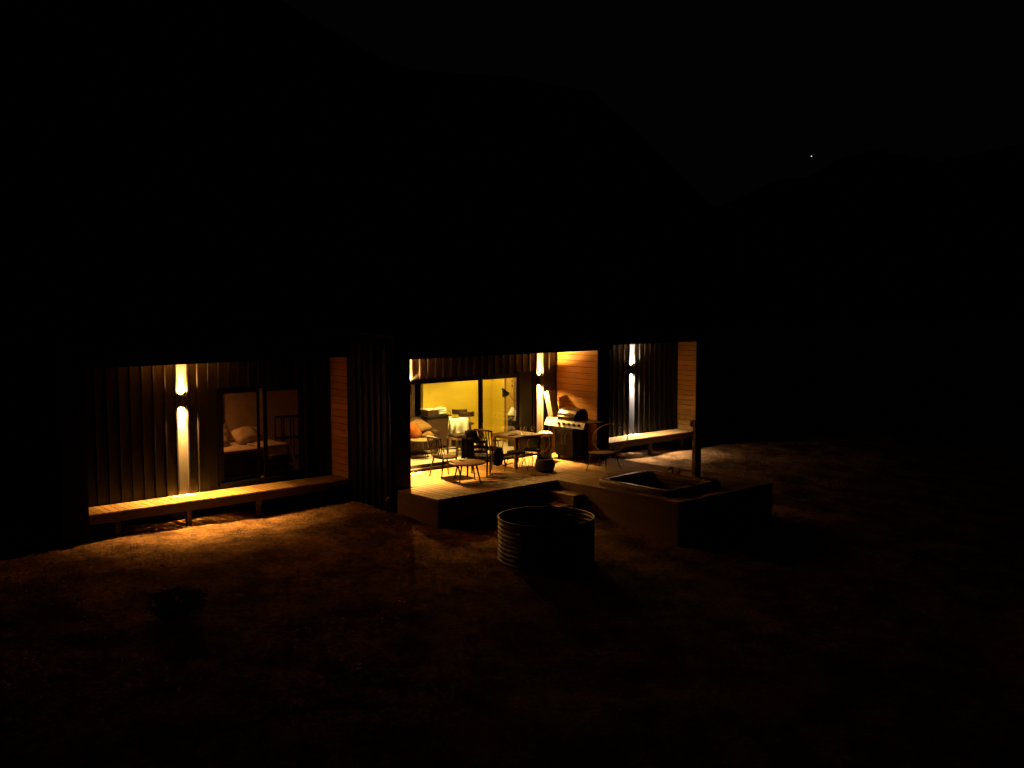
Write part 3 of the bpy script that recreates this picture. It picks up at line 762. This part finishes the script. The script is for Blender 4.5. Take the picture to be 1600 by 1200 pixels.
# ------------------------------------------------------------------ living room contents
sofa = thing('sofa', 'brown cloth sofa inside the living room left of the door', 'sofa', (14.3, 20.3, 0))
A().box(13.3, 15.5, 19.95, 20.75, .12, .40).build('seat', 'sofa', sofa, bevel=.05)
A().box(13.3, 15.5, 20.58, 20.85, .40, .86).build('backrest', 'sofa', sofa, bevel=.06)
A().box(15.35, 15.55, 19.95, 20.85, .12, .60).build('armrest', 'sofa', sofa, bevel=.05)
A().box(13.25, 13.45, 19.95, 20.85, .12, .60).build('armrest', 'sofa', sofa, bevel=.05)
for x in (13.35, 15.45):
    for yy in (20.0, 20.75): A().box(x - .03, x + .03, yy - .03, yy + .03, 0, .12).build('leg', 'brown', sofa)
def cushion(name, label, c, sx, sy, sz, rot, m):
    b = MB(); b.pillow((0, 0, 0), sx, sy, sz, rot); o = b.build(name, m, None, loc=(0, 0, 0), smooth='w'); o.location = c; return tag(o, label, 'cushion')
RX = lambda d: Matrix.Rotation(R(d), 3, 'X'); RY = lambda d: Matrix.Rotation(R(d), 3, 'Y')
cushion('cushion', 'large tan cushion lying tilted on top of the sofa', (15.20, 20.28, .70), .30, .24, .09, rotz(R(20)) @ RX(28), 'tan')
cushion('cushion', 'small tan cushion lying on the sofa seat below the large one', (15.22, 20.12, .50), .22, .18, .07, rotz(R(-25)) @ RX(12), 'tan')
cushion('cushion', 'rust orange cushion bulging beside the left pier', (14.80, 20.05, .62), .26, .24, .13, rotz(R(40)) @ RX(50), 'orange')
stb = thing('side_table', 'small round side table on thin legs inside the living room', 'table', (14.72, 19.62, 0))
MB().lathe([(.27, .44), (.28, .447), (.28, .462), (.27, .468)], 28).build('tabletop', 'tabletop', stb)
for a in (30, 150, 270):
    a = R(a); MB().tube([(.17 * cos(a), .17 * sin(a), .44), (.25 * cos(a), .25 * sin(a), 0)], .010, 6).build('leg', 'black', stb, smooth=True)
rg = MB().box(-1.0, 1.0, -.32, .32, .002, .014).build('rug', 'rug', None); rg.location = (14.0, 19.98, 0); tag(rg, 'dark brown rug on the living room floor before the sofa', 'rug')
# kitchen counter behind, with things on it
kc = thing('sideboard', 'dark timber sideboard against the living room back wall', 'sideboard', (15.7, 20.72, 0))
A().box(15.60, 16.28, 20.52, 20.88, .08, .84).build('body', 'darktimber', kc); A().box(15.56, 16.32, 20.48, 20.89, .843, .875).build('top', 'black', kc)
for x in (15.66, 16.22): A().box(x - .02, x + .02, 20.55, 20.59, 0, .08).build('leg', 'black', kc)
mw = thing('appliance', 'dark front appliance with a white top on the sideboard', 'appliance', (15.78, 20.68, .877))
MB().box(-.17, .17, -.16, .16, 0, .15).build('body', 'sofa', mw); MB().box(-.18, .18, -.17, .17, .152, .175).build('lid', 'white', mw)
tw = thing('towels', 'pile of white folded cloths on the right end of the sideboard', 'towels', (16.14, 20.68, .877))
for k, (dx, rz, h) in enumerate(((0, 5, .05), (.01, -6, .05), (-.01, 10, .055))):
    b = MB(); b.pillow((dx, 0, .04 + k * .058), .14, .12, h * .8, rotz(R(rz)), e=.3); b.build('towel', 'whitecloth', tw, smooth='w')
bs = thing('basket', 'white wire basket with a tall handle next to the folded cloths', 'basket', (16.27, 20.42, .0))
bs.location = (16.40, 20.72, 0)
MB().lathe([(.10, .62), (.12, .80)], 16).build('tub', 'whitecloth', bs, smooth=True)
MB().tube([(.12 * cos(a), 0, .80 + .16 * sin(a)) for a in [pi * k / 10 for k in range(11)]], .009, 6).build('handle', 'brown', bs, smooth=True)
MB().box(-.13, .13, -.13, .13, 0, .615).build('stand', 'brown', bs)
# two bar chairs with curved backs
def make_bar_chair(label):
    t = thing('bar_chair', label, 'bar chair', (0, 0, 0), 0, 'bar chairs with curved backs')
    MB().lathe([(.17, .64), (.19, .65), (.185, .68), (.0, .69)], 20).build('seat', 'sofa', t, smooth=True)
    b = MB(); b.open = True
    b.grid(lambda u, v: (.20 * cos(R(-75 + 150 * u)), .20 * sin(R(-75 + 150 * u)), .86 + .13 * v), 14, 3)
    b.build('backrest', 'sofa', t, smooth=True, solid=.022)
    for a in (45, 135, 225, 315):
        a = R(a); MB().tube([(.13 * cos(a), .13 * sin(a), .65), (.20 * cos(a), .20 * sin(a), 0)], .012, 6).build('leg', 'black', t, smooth=True)
    for s in (-1, 1): MB().tube([(.15, .10 * s, .67), (.195, .10 * s, .90)], .009, 6).build('back_post', 'black', t, smooth=True)
    return t
bc = make_bar_chair('brown bar chair with curved back standing against the yellow wall'); bc.location = (16.75, 20.58, .06); bc.rotation_euler = (0, 0, R(220))
bc.location = (16.72, 20.60, 0)
dup(bc, (16.52, 20.08, 0), R(225), 'darker bar chair with curved back in front of the other')
# armchair with a pale throw
ar = thing('armchair', 'timber framed armchair with rounded back inside the door', 'armchair', (15.85, 19.45, 0), R(-12))
for sx in (-.27, .27):
    for sy in (-.27, .27): MB().box(sx - .02, sx + .02, sy - .02, sy + .02, 0, .40).build('leg', 'darktimber', ar)
MB().box(-.29, .29, -.29, .29, .402, .44).build('seat_frame', 'brown', ar); MB().box(-.27, .27, -.27, .25, .443, .53).build('seat', 'sofa', ar, bevel=.03)
MB().box(-.27, .27, -.25, -.23, .14, .17).build('stretcher', 'darktimber', ar)
MB().box(-.2, .1, -.24, .2, .20, .36).build('drawer', 'black', ar)
b = MB(); b.open = True
b.grid(lambda u, v: (.31 * cos(pi * u) * (1 - .12 * v * v), .10 + .20 * sin(pi * u), .45 + .42 * v * (.75 + .25 * sin(pi * u))), 18, 6)
b.build('backrest', 'darktimber', ar, smooth=True, solid=.03)
o = coat('throw', 'pale throw draped over the back of the armchair', 'throw', (15.90, 19.64, .88), R(78), .50, .40, .06, 8.2, m='whitecloth')
# floor lamp with cone shade
fl = thing('floor_lamp', 'black floor lamp with a cone shade on a slanting arm', 'lamp', (17.72, 19.3, 0))
MB().lathe([(.14, 0), (.14, .02), (.02, .03)], 20).build('base', 'black', fl)
MB().tube([(0, 0, .03), (0, 0, 1.03)], .010, 8).build('pole', 'black', fl, smooth=True)
MB().tube([(.02, 0, 1.0), (-.58, 0, 1.56)], .008, 8).build('arm', 'black', fl, smooth=True)
d = Vector((.36, 0, -.52)).normalized(); p = Vector((-.66, 0, 1.585))
MB().tube([p, p + d * .06, p + d * .10, p + d * .20], [.03, .035, .055, .105], 20).build('shade', 'black', fl, smooth=False)
MB().lathe([(.01, -.03), (.03, -.015), (.032, .0), (.026, .02), (.008, .03)], 14, c=(-.705, 0, 1.60)).build('knob', 'bulb', fl, smooth=True)
tl = thing('table_lamp', 'white cone lamp on a dark round pedestal by the inner door', 'lamp', (17.78, 19.72, 0))
MB().lathe([(.12, 0), (.12, .78), (.10, .80)], 20).build('pedestal', 'black', tl)
MB().lathe([(.13, .82), (.125, .85), (.03, 1.02), (.01, 1.03)], 20).build('shade', 'white', tl, smooth=True)

# ------------------------------------------------------------------ bedroom contents
bed = thing('bed', 'double bed with dark ribbed base seen through the left window', 'bed', (10.6, 21.0, 0))
A().box(9.3, 11.45, 20.25, 21.9, .06, .36).build('base', 'sofa', bed)
for k in range(9): A().box(9.3, 10.9, 20.232, 20.247, .08 + k * .05, .08 + k * .05 + .034).build('slat', 'sofa', bed)
A().box(9.3, 11.45, 20.25, 21.9, .362, .585).build('mattress', 'duvet', bed, bevel=.05)
b = A(); b.open = True
def bl(u, v):
    x = 10.75 + .98 * u; z = .60 if x < 11.44 else .60 - (x - 11.44) * 1.5
    xx = min(x, 11.47 + .25 * max(0, .60 - z)); yy = 20.20 + 1.0 * v
    return Vector((xx + .02 * noise.noise(Vector((u * 6, v * 5, 2))), yy, z + .03 * noise.noise(Vector((u * 5, v * 6, 1))) + .01))
b.grid(bl, 18, 16); b.build('blanket', 'duvet', bed, smooth=True, solid=.02)
def pil(label, c, sx, sy, sz, rot, m):
    b = MB(); b.pillow((0, 0, 0), sx, sy, sz, rot); o = b.build('pillow', m, None, loc=(0, 0, 0), smooth='w'); o.location = c; return tag(o, label, 'pillow', 'pillows on the bed')
pil('dark patterned pillow standing upright at the left of the bed', (10.42, 21.45, .84), .25, .22, .08, rotz(R(20)) @ RX(65), 'pillow')
pil('patterned pillow leaning low before the upright one', (10.22, 21.0, .72), .20, .18, .08, rotz(R(30)) @ RX(55), 'pillow')
pil('big pale plain pillow rumpled in the middle of the bed', (10.86, 21.1, .75), .33, .24, .16, rotz(R(8)) @ RX(35), 'duvet')
pil('pale pillow behind the big rumpled one near the window bar', (11.15, 21.35, .74), .26, .2, .12, rotz(R(-10)) @ RX(35), 'duvet')
rk = thing('rack', 'thin black metal rack standing in the right corner of the bedroom', 'rack', (12.15, 21.5, 0))
for x in (-.25, -.02, .25):
    for yy in (-.16, .16): MB().box(x - .012, x + .012, yy - .012, yy + .012, 0, 1.05).build('post', 'black', rk)
for z in (.08, .55, 1.052): MB().box(-.262, .262, -.172, .172, z, z + .02).build('shelf', 'black', rk)
ct2 = A().grid(lambda u, v: (10.25 + .42 * u, 21.86 + .025 * sin(u * 22), .9 + 1.5 * v), 30, 2); ct2.open = True
o = ct2.build('curtain', 'blackcloth', None, loc=(10.45, 21.86, .9), smooth=True, solid=.008); tag(o, 'dark curtain hanging on the bedroom back wall behind the bed', 'curtain')
sh = thing('shoes', 'pair of dark shoes on the bedroom floor below the blanket', 'shoes', (11.55, 20.45, 0))
for dx in (-.07, .07): b = MB(); b.pillow((dx, 0, .04), .045, .13, .04, rotz(R(-20)), 8); b.build('shoe', 'blackcloth', sh, smooth='w')

# ------------------------------------------------------------------ loose stones, dry grass, shrubs, star
st_ = MB(); st_.open = True
octa = [(1, 0, 0), (-1, 0, 0), (0, 1, 0), (0, -1, 0), (0, 0, 1), (0, 0, -1)]; of = [(0, 2, 4), (2, 1, 4), (1, 3, 4), (3, 0, 4), (2, 0, 5), (1, 2, 5), (3, 1, 5), (0, 3, 5)]
def free(x, y):
    if y > YL - .1 and x < 24.4: return False
    if 11.8 < x < 18.3 and y > YD - .05: return False
    if x > XT0 - .05 and x < XT1 + .05 and y > YT - .05: return False
    if 14.4 < x < 15.1 and y > 14.4: return False
    return math.hypot(x - TC[0], y - TC[1]) > .9
for k in range(8000):
    x, y = random.uniform(2, 33), random.uniform(8, 21)
    if k % 2: x, y = random.uniform(3, 12), random.uniform(15.2, 18.4)
    if not free(x, y): continue
    r = random.uniform(.006, .014) * (2.6 if random.random() < .04 else 1); b0 = len(st_.v); a = random.uniform(0, pi); z = gz(x, y)
    for v in octa:
        q = rotz(a) @ Vector((v[0] * r * random.uniform(.8, 1.5), v[1] * r, v[2] * r * .6)); st_.v.append((x + q.x, y + q.y, z + q.z + r * .2))
    st_.f += [tuple(b0 + i for i in t) for t in of]
o = st_.build('gravel', 'stone', None); o['kind'] = 'stuff'
gr = MB(); gr.open = True
for k in range(3600):
    x, y = random.uniform(2, 33), random.uniform(7, 21)
    if not free(x, y): continue
    if noise.noise(Vector((x * .5, y * .5, 11))) < -.05 + (.25 if y > 15.5 and x < 12 else 0): continue
    z = gz(x, y)
    for q in range(random.randint(5, 11)):
        a = random.uniform(0, 2 * pi); h = random.uniform(.03, .11); l = random.uniform(.01, .06); px, py = x + random.uniform(-.05, .05), y + random.uniform(-.05, .05); wv = .004; b0 = len(gr.v)
        gr.v += [(px - sin(a) * wv, py + cos(a) * wv, z - .01), (px + sin(a) * wv, py - cos(a) * wv, z - .01), (px + cos(a) * l, py + sin(a) * l, z + h)]; gr.f.append((b0, b0 + 1, b0 + 2))
o = gr.build('grass', 'drygrass', None); o['kind'] = 'stuff'
def shrub(x, y, r, h, label):
    z = gz(x, y); t = thing('shrub', label, 'shrub', (x, y, z), 0, 'low shrubs on the sand'); f = MB(); f.open = True; s = MB()
    for k in range(9):
        a = random.uniform(0, 2 * pi); s.tube([(0, 0, -.05), (r * .4 * cos(a), r * .4 * sin(a), h * .5), (r * .75 * cos(a), r * .75 * sin(a), h * .85)], [.015, .01, .004], 5)
    s.build('stem', 'brown', t)
    for k in range(3000):
        d = Vector((random.gauss(0, 1), random.gauss(0, 1), random.gauss(0, 1))).normalized() * (random.random() ** .4)
        p = Vector((d.x * r, d.y * r, h * .5 + d.z * h * .5)); p *= 1 + .25 * noise.noise(p * 4 + Vector((x, y, 0)))
        if noise.noise(p * 6 + Vector((y, x, 0))) < -.15: continue
        u = Vector((random.uniform(-1, 1), random.uniform(-1, 1), random.uniform(-.3, 1))).normalized() * .035; v = u.orthogonal().normalized() * .010
        b0 = len(f.v); f.v += [tuple(p - u), tuple(p + v), tuple(p + u), tuple(p - v)]; f.f.append((b0, b0 + 1, b0 + 2, b0 + 3))
    f.build('foliage', 'leaf', t)
shrub(5.95, 13.75, .40, .42, 'dark rounded shrub on the sand before the left boardwalk')
so = MB().lathe([(.02, -1), (.7, -.7), (1, 0), (.7, .7), (.02, 1)], 12).build('star', 'star', None, smooth=True)
so.location = Vector((0.84278099, 0.52192431, 0.13158733)) * 2400 + Vector((0, 0, 3.86)); so.scale = (.9, .9, .9)
tag(so, 'single tiny bright star above the hills at the right', 'star')
